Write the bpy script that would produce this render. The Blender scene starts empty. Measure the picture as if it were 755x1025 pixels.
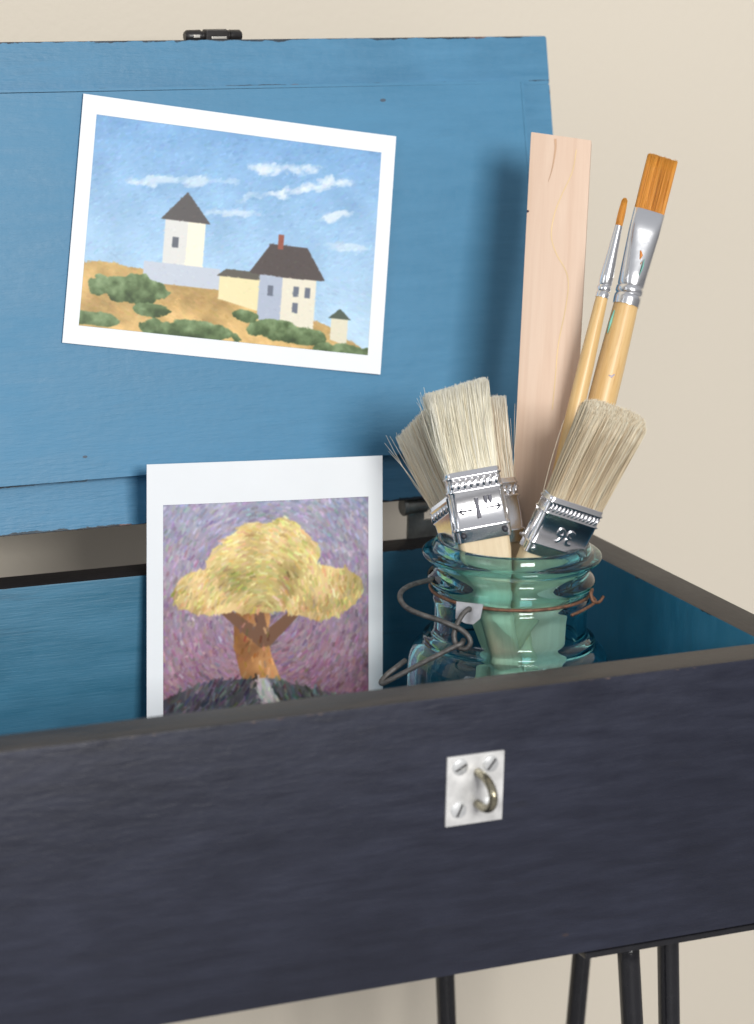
import bpy, bmesh, math, random
import numpy as np
from mathutils import Vector, Matrix

random.seed(7)
rng = np.random.default_rng(11)
scene = bpy.context.scene
COL = scene.collection

# ------------------------------------------------------------------ camera
F_PX = 2669.26
C0 = Vector((0.0, -0.89229, 0.33))
R_ = Vector((0.90876744, -0.41665018, 0.02333187))
U_ = Vector((0.08295214, 0.23515898, 0.96841066))
W_ = Vector((0.40897517, 0.87812464, -0.24826684))
cam = bpy.data.objects.new("camera", bpy.data.cameras.new("camera"))
COL.objects.link(cam)
cam.matrix_world = Matrix(((R_.x, U_.x, -W_.x, C0.x), (R_.y, U_.y, -W_.y, C0.y),
                           (R_.z, U_.z, -W_.z, C0.z), (0, 0, 0, 1)))
cam.data.sensor_fit = 'VERTICAL'
cam.data.sensor_height = 36.0
cam.data.lens = F_PX * 36.0 / 1025.0
cam.data.clip_start = 0.01
cam.data.clip_end = 60
cam.data.dof.use_dof = True
cam.data.dof.focus_distance = 1.19
cam.data.dof.aperture_fstop = 8.5
scene.camera = cam

# ------------------------------------------------------------------ world and lamps
w = bpy.data.worlds.new("World"); scene.world = w; w.use_nodes = True
wn = w.node_tree.nodes; wl = w.node_tree.links
bg = wn['Background']
tc = wn.new('ShaderNodeTexCoord'); sx = wn.new('ShaderNodeSeparateXYZ')
rp = wn.new('ShaderNodeValToRGB')
wl.new(tc.outputs['Generated'], sx.inputs[0])
mr = wn.new('ShaderNodeMapRange'); mr.inputs['From Min'].default_value = -1; mr.inputs['From Max'].default_value = 1
wl.new(sx.outputs['Z'], mr.inputs['Value']); wl.new(mr.outputs[0], rp.inputs[0])
rp.color_ramp.elements[0].color = (0.20, 0.20, 0.22, 1); rp.color_ramp.elements[0].position = 0.25
rp.color_ramp.elements[1].color = (0.92, 0.93, 0.98, 1); rp.color_ramp.elements[1].position = 0.80
e = rp.color_ramp.elements.new(0.5); e.color = (0.50, 0.49, 0.49, 1)
wl.new(rp.outputs[0], bg.inputs['Color'])
bg.inputs['Strength'].default_value = 0.50

def area(name, loc, target, sx_, sy_, power, col):
    l = bpy.data.lights.new(name, 'AREA'); l.shape = 'RECTANGLE'; l.size = sx_; l.size_y = sy_
    l.energy = power; l.color = col
    o = bpy.data.objects.new(name, l); COL.objects.link(o)
    o.location = loc
    o.rotation_euler = (Vector(target) - Vector(loc)).to_track_quat('-Z', 'Y').to_euler()
    return o
area("window_light", (0.42, -1.80, 0.78), (0.48, 0.15, 0.0), 0.70, 0.65, 37, (1.0, 0.985, 0.96))
area("side_fill_light", (-1.6, -0.7, 0.75), (0.45, 0.1, 0.0), 0.8, 1.1, 6, (0.90, 0.95, 1.0))  # added fill lamp, unseen source, for metal reflections and the left side

scene.view_settings.view_transform = 'Standard'
scene.view_settings.look = 'None'
scene.view_settings.exposure = 0.0
scene.view_settings.gamma = 1.0
scene.cycles.use_denoising = True
scene.cycles.max_bounces = 24
scene.cycles.transmission_bounces = 20
scene.cycles.glossy_bounces = 8
scene.cycles.transparent_max_bounces = 16
scene.cycles.caustics_refractive = True
scene.cycles.caustics_reflective = False
scene.cycles.blur_glossy = 0.4
scene.cycles.sample_clamp_indirect = 6.0

# ------------------------------------------------------------------ measured geometry (metres)
RT = 0.0189          # board thickness of the box
BY = 0.2058          # inner face of the back board
RX = 0.6074          # inner face of the right board
HB = 0.1198          # box height
XL = 0.10            # left end of the box
TI = math.radians(13.3657)
LU = Vector((0, math.sin(TI), math.cos(TI)))       # up the lid
LN = Vector((0, -math.cos(TI), math.sin(TI)))      # out of the lid's inner face
LO = Vector((0, 0.21908, 0.02012)); LL = 0.2200
XR = RX + RT

def ray(px, py):
    return W_ + R_ * ((px - 377.5) / F_PX) - U_ * ((py - 512.5) / F_PX)
def on_plane(px, py, p, n):
    d = ray(px, py); n = Vector(n)
    return C0 + d * ((Vector(p) - C0).dot(n) / d.dot(n))
JC = on_plane(512.5, 553, (0, 0, 0.020), (0, 0, 1))    # jar axis at the flange
JD = (JC - C0).dot(W_)
def at(px, py, dd=0.0):
    """a point at a given depth in front of / behind the jar's axis"""
    return C0 + ray(px, py) * (JD + dd)

# ------------------------------------------------------------------ material helpers
def mat(name):
    m = bpy.data.materials.new(name); m.use_nodes = True
    return m, m.node_tree.nodes, m.node_tree.links, m.node_tree.nodes['Principled BSDF']
def coords(n, l, scale=(1, 1, 1), rot=(0, 0, 0), kind='Object'):
    t = n.new('ShaderNodeTexCoord'); mp = n.new('ShaderNodeMapping')
    mp.inputs['Scale'].default_value = scale; mp.inputs['Rotation'].default_value = rot
    l.new(t.outputs[kind], mp.inputs[0]); return mp.outputs[0]
def noise(n, l, vec, scale, detail=4, rough=0.55, dist=0.0):
    t = n.new('ShaderNodeTexNoise'); t.inputs['Scale'].default_value = scale
    t.inputs['Detail'].default_value = detail; t.inputs['Roughness'].default_value = rough
    t.inputs['Distortion'].default_value = dist
    l.new(vec, t.inputs['Vector']); return t.outputs['Fac']
def ramp(n, l, fac, stops):
    r = n.new('ShaderNodeValToRGB'); els = r.color_ramp.elements
    els[0].position, els[0].color = stops[0][0], (*stops[0][1], 1)
    els[1].position, els[1].color = stops[-1][0], (*stops[-1][1], 1)
    for p, c in stops[1:-1]:
        e = els.new(p); e.color = (*c, 1)
    l.new(fac, r.inputs[0]); return r.outputs[0]
def mix(n, l, fac, a, b, mode='MIX'):
    m = n.new('ShaderNodeMix'); m.data_type = 'RGBA'; m.blend_type = mode
    for sock, v in ((m.inputs[0], fac), (m.inputs[6], a), (m.inputs[7], b)):
        if hasattr(v, 'is_linked') or isinstance(v, bpy.types.NodeSocket): l.new(v, sock)
        elif isinstance(v, (int, float)): sock.default_value = v
        else: sock.default_value = (*v, 1)
    return m.outputs[2]
def bump(n, l, h, strength, dist, bs, prev=None):
    b = n.new('ShaderNodeBump'); b.inputs['Strength'].default_value = strength
    b.inputs['Distance'].default_value = dist; l.new(h, b.inputs['Height'])
    if prev is not None: l.new(prev, b.inputs['Normal'])
    l.new(b.outputs[0], bs.inputs['Normal']); return b.outputs[0]
def math_(n, l, op, a, b=None, clamp=False):
    m = n.new('ShaderNodeMath'); m.operation = op; m.use_clamp = clamp
    for i, v in enumerate((a, b)):
        if v is None: continue
        if isinstance(v, (int, float)): m.inputs[i].default_value = v
        else: l.new(v, m.inputs[i])
    return m.outputs[0]
G = lambda v: (v, v, v)

def paint_mat(name, base, base2, rough, grain=(6, 60, 60), wear_shade=(), wear_shade_col=(0.006, 0.005, 0.005),
              under=(0.16, 0.06, 0.03), rot=(0, 0, 0), streak=0.5, spec=0.5, bstr=0.25, wearpos=None, origin=None):
    """brushed furniture paint: streaks along the grain, chips and painted shade lines along the listed edges.
    wear: list of (axis vector, value, width, noise threshold) planes near which the paint is rubbed off and, by the lid panel, shade is painted in"""
    m, n, l, bs = mat(name)
    v = coords(n, l, grain, rot)
    s1 = noise(n, l, v, 6.0, 6, 0.6, 0.2)
    v2 = coords(n, l, (1, 1, 1), rot)
    s2 = noise(n, l, v2, 9.0, 3, 0.5)
    c = mix(n, l, ramp(n, l, s1, [(0.3, G(0)), (0.72, G(1))]), base, base2)
    c = mix(n, l, math_(n, l, 'MULTIPLY', ramp(n, l, s2, [(0.35, G(0)), (0.7, G(1))]), 0.35 * streak), c, tuple(x * 0.72 for x in base))
    # a few dark rubbed streaks
    s3 = noise(n, l, coords(n, l, (grain[0] * 1.4, grain[1], grain[2]), rot), 2.6, 5, 0.7)
    c = mix(n, l, math_(n, l, 'MULTIPLY', ramp(n, l, s3, [(0.60, G(0)), (0.74, G(1))]), 0.45 * streak), c, tuple(x * 0.45 + 0.01 for x in base))
    if wear_shade:
        geo = n.new('ShaderNodeTexCoord')
        wn_ = noise(n, l, coords(n, l, (1, 2.2, 2.2)), 95.0, 5, 0.65)
        wl_ = noise(n, l, coords(n, l, (1, 1, 1)), 22.0, 2, 0.5)
        wsum = math_(n, l, 'ADD', math_(n, l, 'MULTIPLY', wn_, 0.6), math_(n, l, 'MULTIPLY', wl_, 0.55))
        total = None
        for (ax, val, width, amt) in wear_shade:
            d = n.new('ShaderNodeVectorMath'); d.operation = 'DOT_PRODUCT'
            l.new(geo.outputs['Object'], d.inputs[0]); d.inputs[1].default_value = ax
            dd = math_(n, l, 'ABSOLUTE', math_(n, l, 'SUBTRACT', d.outputs['Value'], val))
            f = math_(n, l, 'SUBTRACT', 1.0, math_(n, l, 'DIVIDE', dd, width), True)       # 1 at the edge
            k = math_(n, l, 'SUBTRACT', math_(n, l, 'ADD', math_(n, l, 'MULTIPLY', f, amt), wsum), 1.0)
            k = math_(n, l, 'MULTIPLY', k, 25.0, True)
            k = math_(n, l, 'MULTIPLY', k, math_(n, l, 'GREATER_THAN', f, 0.001))
            total = k if total is None else math_(n, l, 'MAXIMUM', total, k)
        oc = noise(n, l, v2, 60.0, 3, 0.5)
        wc = mix(n, l, ramp(n, l, oc, [(0.60, G(0)), (0.66, G(1))]), wear_shade_col, under)
        c = mix(n, l, total, c, wc)
    # blotchy uneven coat and small dings
    s4 = noise(n, l, coords(n, l, (1.0, 1.6, 1.6), rot), 13.0, 5, 0.6, 0.5)
    c = mix(n, l, math_(n, l, 'MULTIPLY', ramp(n, l, s4, [(0.36, G(1)), (0.62, G(0))]), 0.42 * streak), c, tuple(x * 0.60 for x in base))
    vo = n.new('ShaderNodeTexVoronoi'); vo.inputs['Scale'].default_value = 75
    l.new(coords(n, l, (0.5, 1, 1)), vo.inputs['Vector']); sp_ = n.new('ShaderNodeSeparateColor'); l.new(vo.outputs['Color'], sp_.inputs[0])
    k_ = math_(n, l, 'MULTIPLY', math_(n, l, 'LESS_THAN', vo.outputs['Distance'], 0.06), math_(n, l, 'GREATER_THAN', sp_.outputs[0], 0.965))
    c = mix(n, l, math_(n, l, 'MULTIPLY', k_, 0.7), c, (0.05, 0.035, 0.035))
    l.new(c, bs.inputs['Base Color'])
    rr = n.new('ShaderNodeMapRange'); rr.inputs['From Min'].default_value = 0.3; rr.inputs['From Max'].default_value = 0.7
    rr.inputs['To Min'].default_value = rough - 0.10; rr.inputs['To Max'].default_value = rough + 0.14
    l.new(math_(n, l, 'ADD', math_(n, l, 'MULTIPLY', s1, 0.5), math_(n, l, 'MULTIPLY', s4, 0.5)), rr.inputs['Value']); l.new(rr.outputs[0], bs.inputs['Roughness'])
    bs.inputs['Specular IOR Level'].default_value = spec
    fine = noise(n, l, coords(n, l, tuple(g * 2.2 for g in grain), rot), 9.0, 4, 0.6)
    b = bump(n, l, fine, bstr, 0.0006, bs)
    lump = noise(n, l, v2, 190.0, 2, 0.5)
    bump(n, l, lump, bstr * 0.6, 0.0006, bs, b)
    return m

def plain(name, col, rough=0.5, metal=0.0, var=0.12, scale=60, bstr=0.1, coat=0.0, spec=0.5):
    m, n, l, bs = mat(name)
    f = noise(n, l, coords(n, l), scale, 4)
    l.new(mix(n, l, ramp(n, l, f, [(0.3, G(0)), (0.7, G(1))]), tuple(c * (1 - var) for c in col), tuple(min(1, c * (1 + var)) for c in col)), bs.inputs['Base Color'])
    bs.inputs['Metallic'].default_value = metal; bs.inputs['Specular IOR Level'].default_value = spec
    rr = n.new('ShaderNodeMapRange'); rr.inputs['To Min'].default_value = max(0.02, rough - 0.06); rr.inputs['To Max'].default_value = rough + 0.08
    l.new(f, rr.inputs['Value']); l.new(rr.outputs[0], bs.inputs['Roughness'])
    if bstr: bump(n, l, noise(n, l, coords(n, l), scale * 5, 3), bstr, 0.0003, bs)
    if coat: bs.inputs['Coat Weight'].default_value = coat; bs.inputs['Coat Roughness'].default_value = 0.2
    return m

BLUE, BLUE2 = (0.062, 0.228, 0.39), (0.090, 0.278, 0.46)
TEAL, TEAL2 = (0.042, 0.178, 0.285), (0.062, 0.215, 0.34)
NAVY, NAVY2 = (0.0115, 0.0135, 0.027), (0.025, 0.029, 0.052)
lu, ln = tuple(LU), tuple(LN)
lidb = LO.dot(LU)
M = {}
M['navy'] = paint_mat('navy paint', NAVY, NAVY2, 0.42, (5, 34, 34), wear_shade=[((0, 0, 1), -0.0008, 0.0022, 0.375), ((0, 0, 1), -HB, 0.0018, 0.44)],
                      wear_shade_col=(0.26, 0.17, 0.11), under=(0.10, 0.04, 0.025), streak=1.0, bstr=0.48)
M['rim'] = paint_mat('worn black rim paint', (0.020, 0.017, 0.016), (0.075, 0.064, 0.058), 0.48, (5, 55, 40), streak=0.8, bstr=0.3)
M['rim_y'] = paint_mat('worn black rim paint across', (0.020, 0.017, 0.016), (0.075, 0.064, 0.058), 0.48, (55, 5, 40), streak=0.8, bstr=0.3)
M['black'] = paint_mat('black paint', (0.012, 0.011, 0.012), (0.022, 0.018, 0.018), 0.45, (5, 55, 40), bstr=0.3)
M['teal'] = paint_mat('blue paint inside the box', TEAL, TEAL2, 0.42, (3, 45, 45), wear_shade=[((0, 0, 1), 0.0, 0.0035, 0.42)], streak=1.2, bstr=0.28)
M['teal_y'] = paint_mat('blue paint inside the box end', (0.024, 0.160, 0.275), (0.040, 0.20, 0.33), 0.38, (20, 20, 6), wear_shade=[((0, 0, 1), 0.0, 0.004, 0.42)], streak=0.8)
M['lid'] = paint_mat('blue lid paint', BLUE, BLUE2, 0.46, (5, 40, 40), wear_shade=[(lu, lidb, 0.0048, 0.58), (lu, lidb + LL, 0.0042, 0.56), ((1, 0, 0), XR, 0.002, 0.42), (lu, lidb + 0.0218, 0.0016, 0.44), (lu, lidb + 0.1982, 0.0016, 0.46)], streak=0.6, bstr=0.4)  # chips at the lid's edges; shadow lines of the panel step painted dark
M['panel'] = paint_mat('blue lid panel paint', BLUE, tuple(0.5*(a+b) for a,b in zip(BLUE,BLUE2)), 0.46, (5, 34, 34), wear_shade=[(lu, lidb + 0.0224, 0.0014, 0.36), (lu, lidb + 0.1976, 0.0012, 0.34)], streak=0.35, bstr=0.28)  # broken dark lines along the panel edges, step shade painted in

m, n, l, bs = mat('beige wall paint')
f = noise(n, l, coords(n, l), 2.0, 3)
l.new(mix(n, l, f, (0.73, 0.662, 0.55), (0.785, 0.718, 0.605)), bs.inputs['Base Color']); bs.inputs['Roughness'].default_value = 0.85
bump(n, l, noise(n, l, coords(n, l), 260, 3), 0.25, 0.001, bs)
M['wall'] = m
m, n, l, bs = mat('floor boards')
f = noise(n, l, coords(n, l, (1, 14, 1)), 5.0, 6)
l.new(ramp(n, l, f, [(0.3, (0.30, 0.30, 0.31)), (0.7, (0.44, 0.44, 0.46))]), bs.inputs['Base Color']); bs.inputs['Roughness'].default_value = 0.4
M['floor'] = m

def wood(name, a, b, knot, axis_scale, rough=0.55, coat=0.0, spots=False, sc=5.0, streakamt=0.5):
    """grain runs along the mesh's local Z (UV-free: Object coordinates of a locally built mesh)"""
    m, n, l, bs = mat(name)
    v = coords(n, l, axis_scale)
    g = noise(n, l, v, sc, 6, 0.6, 0.6)
    c = mix(n, l, ramp(n, l, g, [(0.32, G(0)), (0.7, G(1))]), a, b)
    g2 = noise(n, l, coords(n, l, tuple(x * 2.4 for x in axis_scale)), sc, 4, 0.7)
    c = mix(n, l, math_(n, l, 'MULTIPLY', ramp(n, l, g2, [(0.56, G(0)), (0.72, G(1))]), streakamt), c, knot)
    if spots:
        vo = n.new('ShaderNodeTexVoronoi'); vo.inputs['Scale'].default_value = 120
        l.new(coords(n, l), vo.inputs['Vector'])
        sel = n.new('ShaderNodeSeparateColor'); l.new(vo.outputs['Color'], sel.inputs[0])
        k = math_(n, l, 'MULTIPLY', math_(n, l, 'LESS_THAN', vo.outputs['Distance'], 0.055), math_(n, l, 'GREATER_THAN', sel.outputs[0], 0.93))
        c = mix(n, l, k, c, (0.06, 0.035, 0.05))
    l.new(c, bs.inputs['Base Color']); bs.inputs['Roughness'].default_value = rough
    if coat: bs.inputs['Coat Weight'].default_value = coat; bs.inputs['Coat Roughness'].default_value = 0.25
    bump(n, l, g2, 0.2, 0.0003, bs)
    return m
M['handle'] = wood('varnished handle wood', (0.70, 0.44, 0.17), (0.80, 0.56, 0.27), (0.48, 0.25, 0.08), (90, 90, 6), 0.45, 0.25)
M['rawhandle'] = wood('raw brush handle wood', (0.66, 0.52, 0.33), (0.76, 0.63, 0.43), (0.5, 0.36, 0.2), (60, 60, 5), 0.6)

# ------------------------------------------------------------------ mesh helpers
def link(name, bm, mats, parent=None, smooth=False, loc=None):
    me = bpy.data.meshes.new(name); bm.to_mesh(me); bm.free()
    o = bpy.data.objects.new(name, me); COL.objects.link(o)
    if not isinstance(mats, (list, tuple)): mats = [mats]
    for mm in mats: me.materials.append(mm)
    if smooth:
        for p in me.polygons: p.use_smooth = True
    if parent is not None: o.parent = parent
    if loc is not None: o.location = loc
    return o
def autosmooth(o, deg=35):
    me = o.data
    for p in me.polygons: p.use_smooth = True
    me.set_sharp_from_angle(angle=math.radians(deg))
def thing(name, label, cat, mw=None, group=None):
    o = bpy.data.objects.new(name, None); COL.objects.link(o); o.empty_display_size = 0.02
    if mw is not None: o.matrix_world = mw
    o['label'] = label; o['category'] = cat
    if group: o['group'] = group
    return o
def tag(o, label, cat, group=None):
    o['label'] = label; o['category'] = cat
    if group: o['group'] = group
def add_box(bm, lo, hi, mw=None, bevel=0.0, seg=2):
    lo, hi = Vector(lo), Vector(hi)
    r = bmesh.ops.create_cube(bm, size=1.0)
    vs = r['verts']
    for v in vs:
        v.co = Vector((lo[i] + (v.co[i] + 0.5) * (hi[i] - lo[i]) for i in range(3)))
    if bevel:
        es = list({e for v in vs for e in v.link_edges})
        q = bmesh.ops.bevel(bm, geom=es, offset=bevel, segments=seg, affect='EDGES', profile=0.6)
        vs = list({v for f in q['faces'] for v in f.verts} | {v for v in vs if v.is_valid})
    if mw is not None:
        bmesh.ops.transform(bm, matrix=mw, verts=vs)
    return vs
def add_lathe(bm, prof, seg=64, mw=None, close=False):
    """prof: list of (r, z); revolve round local Z"""
    rings = []
    for (r, z) in prof:
        if r < 1e-6: rings.append([bm.verts.new((0, 0, z))])
        else: rings.append([bm.verts.new((r * math.cos(2 * math.pi * k / seg), r * math.sin(2 * math.pi * k / seg), z)) for k in range(seg)])
    pairs = list(zip(rings[:-1], rings[1:]))
    if close: pairs.append((rings[-1], rings[0]))
    for a, b in pairs:
        if len(a) == 1 and len(b) == 1: continue
        for k in range(seg):
            k2 = (k + 1) % seg
            if len(a) == 1: bm.faces.new((a[0], b[k2], b[k]))
            elif len(b) == 1: bm.faces.new((a[k], a[k2], b[0]))
            else: bm.faces.new((a[k], a[k2], b[k2], b[k]))
    vs = [v for r in rings for v in r]
    bmesh.ops.recalc_face_normals(bm, faces=list({f for v in vs for f in v.link_faces}))
    if mw is not None: bmesh.ops.transform(bm, matrix=mw, verts=vs)
    return vs
def catmull(pts, n=8, closed=False):
    P = [Vector(p) for p in pts]; out = []
    N = len(P); rng_ = range(N if closed else N - 1)
    for i in rng_:
        p0 = P[(i - 1) % N] if closed or i > 0 else P[0] * 2 - P[1]
        p1, p2 = P[i], P[(i + 1) % N]
        p3 = P[(i + 2) % N] if closed or i + 2 < N else P[-1] * 2 - P[-2]
        for k in range(n):
            t = k / n
            out.append(0.5 * ((2 * p1) + (p2 - p0) * t + (2 * p0 - 5 * p1 + 4 * p2 - p3) * t * t + (-p0 + 3 * p1 - 3 * p2 + p3) * t ** 3))
    if not closed: out.append(P[-1])
    return out
def add_tube(bm, pts, rad, seg=10, closed=False, cap=True):
    N = len(pts); rings = []
    up = Vector((0.13, 0.21, 0.97)); prevn = None
    for i, p in enumerate(pts):
        a = pts[(i - 1) % N] if closed or i > 0 else pts[0]
        b = pts[(i + 1) % N] if closed or i < N - 1 else pts[-1]
        t = (Vector(b) - Vector(a)).normalized()
        if prevn is None: nn = t.cross(up); nn = nn.normalized() if nn.length > 1e-4 else t.orthogonal().normalized()
        else: nn = (prevn - t * prevn.dot(t)).normalized()
        prevn = nn; bb = t.cross(nn)
        r = rad(i / (N - 1)) if callable(rad) else rad
        rings.append([bm.verts.new(Vector(p) + nn * (r * math.cos(2 * math.pi * k / seg)) + bb * (r * math.sin(2 * math.pi * k / seg))) for k in range(seg)])
    for i in range(N if closed else N - 1):
        A, B = rings[i], rings[(i + 1) % N]
        for k in range(seg): bm.faces.new((A[k], A[(k + 1) % seg], B[(k + 1) % seg], B[k]))
    if cap and not closed:
        bm.faces.new(rings[0][::-1]); bm.faces.new(rings[-1])
    return rings
def frame(o, z, xhint):
    z = Vector(z).normalized(); x = Vector(xhint); x = (x - z * x.dot(z)).normalized(); y = z.cross(x)
    return Matrix(((x.x, y.x, z.x, o[0]), (x.y, y.y, z.y, o[1]), (x.z, y.z, z.z, o[2]), (0, 0, 0, 1)))

# ------------------------------------------------------------------ setting: wall and floor
ZF = -0.535
bm = bmesh.new(); add_box(bm, (-4, 0.365, ZF - 0.1), (5, 0.50, 2.2))
o = link('wall', bm, M['wall']); o['kind'] = 'structure'
bm = bmesh.new(); add_box(bm, (-4, -4, ZF - 0.05), (5, 0.364, ZF))
o = link('floor', bm, M['floor']); o['kind'] = 'structure'

# ------------------------------------------------------------------ the trunk table
trunk = thing('trunk_table', 'open wooden trunk on black hairpin legs, navy outside and blue painted inside', 'trunk')
def board(name, lo, hi, facemats, bevel=0.0012):
    """facemats: (default material, [(direction, material), ...])"""
    bm = bmesh.new(); add_box(bm, lo, hi, None, bevel, 2)
    mats = [facemats[0]] + [m_ for _, m_ in facemats[1]]
    bm.normal_update()
    for f in bm.faces:
        for i, (d, _) in enumerate(facemats[1]):
            if f.normal.dot(Vector(d)) > 0.8: f.material_index = i + 1
    o = link(name, bm, mats, trunk); autosmooth(o, 40)
    return o
board('front_panel', (XL, 0, -HB), (XR, RT, 0), (M['rim'], [((0, -1, 0), M['navy']), ((0, 1, 0), M['teal'])]), 0.0014)
board('back_panel', (XL, BY, -HB), (XR, BY + RT, 0.0), (M['black'], [((0, -1, 0), M['teal'])]))
board('side_panel', (RX, RT + 0.0001, -HB), (XR, BY - 0.0001, -0.0003), (M['rim_y'], [((1, 0, 0), M['navy']), ((-1, 0, 0), M['teal_y'])]))
board('side_panel', (XL, RT + 0.0001, -HB), (XL + RT, BY - 0.0001, -0.0003), (M['rim_y'], [((-1, 0, 0), M['navy']), ((1, 0, 0), M['teal_y'])]))
board('bottom_panel', (XL + RT, RT, -HB + 0.0003), (RX, BY, -0.110), (M['black'], [((0, 0, 1), M['teal'])]), 0.0)

# lid: slab, raised inner panel, latch
def lidpt(x, s, d):            # x along, s up the lid, d out of the inner face
    return LO + Vector((x, 0, 0)) + LU * s + LN * d
LM = Matrix(((1, LU.x, LN.x, LO.x), (0, LU.y, LN.y, LO.y), (0, LU.z, LN.z, LO.z), (0, 0, 0, 1)))
def lid_slab(x0, x1, s0, s1, d0, d1, rc, mats, name, parent, bev=0.0015):
    bm = bmesh.new()
    pts = []
    for (cx, cy, a0) in ((x0 + rc, s0 + rc, 180), (x1 - rc, s0 + rc, 270), (x1 - rc, s1 - rc, 0), (x0 + rc, s1 - rc, 90)):
        for k in range(6):
            a = math.radians(a0 + 90 * k / 5); pts.append((cx + rc * math.cos(a), cy + rc * math.sin(a)))
    top = [bm.verts.new((x, y, d1)) for x, y in pts]; bot = [bm.verts.new((x, y, d0)) for x, y in pts]
    ft = bm.faces.new(top); fb = bm.faces.new(bot[::-1]); N = len(pts)
    for k in range(N): bm.faces.new((top[k], bot[k], bot[(k + 1) % N], top[(k + 1) % N]))
    bmesh.ops.bevel(bm, geom=[e for e in ft.edges] + [e for e in fb.edges], offset=bev, segments=2, affect='EDGES')
    bm.transform(LM); bmesh.ops.recalc_face_normals(bm, faces=bm.faces); bm.normal_update()
    for f in bm.faces:
        if f.normal.dot(LN) > 0.6: f.material_index = 0
        else: f.material_index = 1
    o = link(name, bm, mats, parent); autosmooth(o, 30)
    return o
PX = 0.6085                                        # right edge of the raised panel
lid = lid_slab(XL, XR, 0.0, LL, -0.017, -0.003, 0.0014, [M['black'], M['black']], 'lid', trunk)
panel = lid_slab(XL + 0.02, PX, 0.0224, 0.1976, -0.0025, 0.006, 0.0008, [M['panel'], M['panel']], 'inner_panel', lid, 0.0016)
lid_slab(XL + 0.0003, XR - 0.0003, 0.1962, LL - 0.0003, -0.0030, 0.0, 0.0007, [M['lid'], M['lid']], 'rail', lid, 0.0005)
lid_slab(XL + 0.0003, XR - 0.0003, 0.0003, 0.0238, -0.0030, 0.0, 0.0007, [M['lid'], M['lid']], 'rail', lid, 0.0005)
lid_slab(PX - 0.0012, XR - 0.0003, 0.02385, 0.19615, -0.0030, 0.0, 0.0004, [M['lid'], M['lid']], 'stile', lid, 0.00015)
lid_slab(XL + 0.0003, XL + 0.0212, 0.02385, 0.19615, -0.0030, 0.0, 0.0004, [M['lid'], M['lid']], 'stile', lid, 0.00015)

M['blackmetal'] = plain('black painted metal', (0.02, 0.018, 0.018), 0.3, 0.0, 0.3, 200, 0.2)
M['oldsteel'] = plain('old grey steel', (0.34, 0.34, 0.32), 0.42, 0.45, 0.35, 150, 0.4)
M['chip'] = plain('bare nickel', (0.75, 0.72, 0.66), 0.3, 0.9)
# barrel latch on the lid's top edge
bm = bmesh.new()
lx0, lx1 = 0.4405, 0.4685
zc = Vector((0, 0, 0)); lc = lidpt(0, LL + 0.0024, -0.006)
mw = frame((lx0, lc.y, lc.z), (1, 0, 0), (0, 0, 1))
Lb = lx1 - lx0
add_lathe(bm, [(0, 0), (0.0020, 0.0), (0.0028, 0.0010), (0.0029, 0.0075), (0.0023, 0.008), (0.0023, 0.009), (0.0031, 0.0095),
               (0.0031, 0.0205), (0.0023, 0.021), (0.0023, 0.0218), (0.0028, 0.0222), (0.0028, Lb - 0.001), (0.002, Lb), (0, Lb)], 20, mw)
latch = link('latch', bm, M['blackmetal'], lid); autosmooth(latch, 40)
bm = bmesh.new()
add_box(bm, (lx0 + 0.0095, lc.y - 0.0036, lc.z - 0.003), (lx0 + 0.0205, lc.y - 0.0018, lc.z + 0.0029), None, 0.0004)
link('latch_strap', bm, M['blackmetal'], latch)
bm = bmesh.new()
add_box(bm, (lx0 + 0.012, lc.y - 0.0039, lc.z - 0.0012), (lx0 + 0.0195, lc.y - 0.0034, lc.z + 0.0000), None, 0.0002)
add_box(bm, (lx0 + 0.0035, lc.y - 0.0031, lc.z - 0.0006), (lx0 + 0.0066, lc.y - 0.0025, lc.z + 0.0008), None, 0.0002)
link('worn_patch', bm, M['chip'], latch)

# hinges between box and lid
def hinge(x0):
    yb = BY + RT * 0.5 + 0.009
    bm = bmesh.new()
    add_box(bm, (x0 + 0.002, yb - 0.0012, -0.012), (x0 + 0.046, yb + 0.0008, 0.0085), None, 0.0004)
    add_box(bm, (x0 + 0.002, yb - 0.0012, 0.0080), (x0 + 0.0105, yb + 0.0008, 0.0150), None, 0.0004)
    h = link('hinge', bm, M['oldsteel'], trunk)
    bm = bmesh.new()
    add_lathe(bm, [(0, 0), (0.0032, 0), (0.0036, 0.0008), (0.0036, 0.0105), (0.0030, 0.011), (0, 0.011)], 20, frame((x0 + 0.001, yb, 0.0158), (1, 0, 0), (0, 0, 1)))
    add_lathe(bm, [(0, 0), (0.0026, 0), (0.0026, 0.034), (0, 0.034)], 20, frame((x0 + 0.0115, yb, 0.0158), (1, 0, 0), (0, 0, 1)))
    k = link('hinge_knuckle', bm, M['oldsteel'], h); autosmooth(k, 40)
    bm = bmesh.new()
    add_lathe(bm, [(0, -0.0005), (0.0042, -0.0005), (0.0046, 0.0002), (0.0044, 0.0014), (0, 0.0014)], 20, frame((x0 - 0.0005, yb, 0.0158), (1, 0, 0), (0, 0, 1)))
    k = link('hinge_pin', bm, M['oldsteel'], h); autosmooth(k, 40)
hx = on_plane(403, 545, (0, BY + RT, 0), (0, 1, 0)).x
hinge(hx)
hinge(hx - 0.125)

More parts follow.
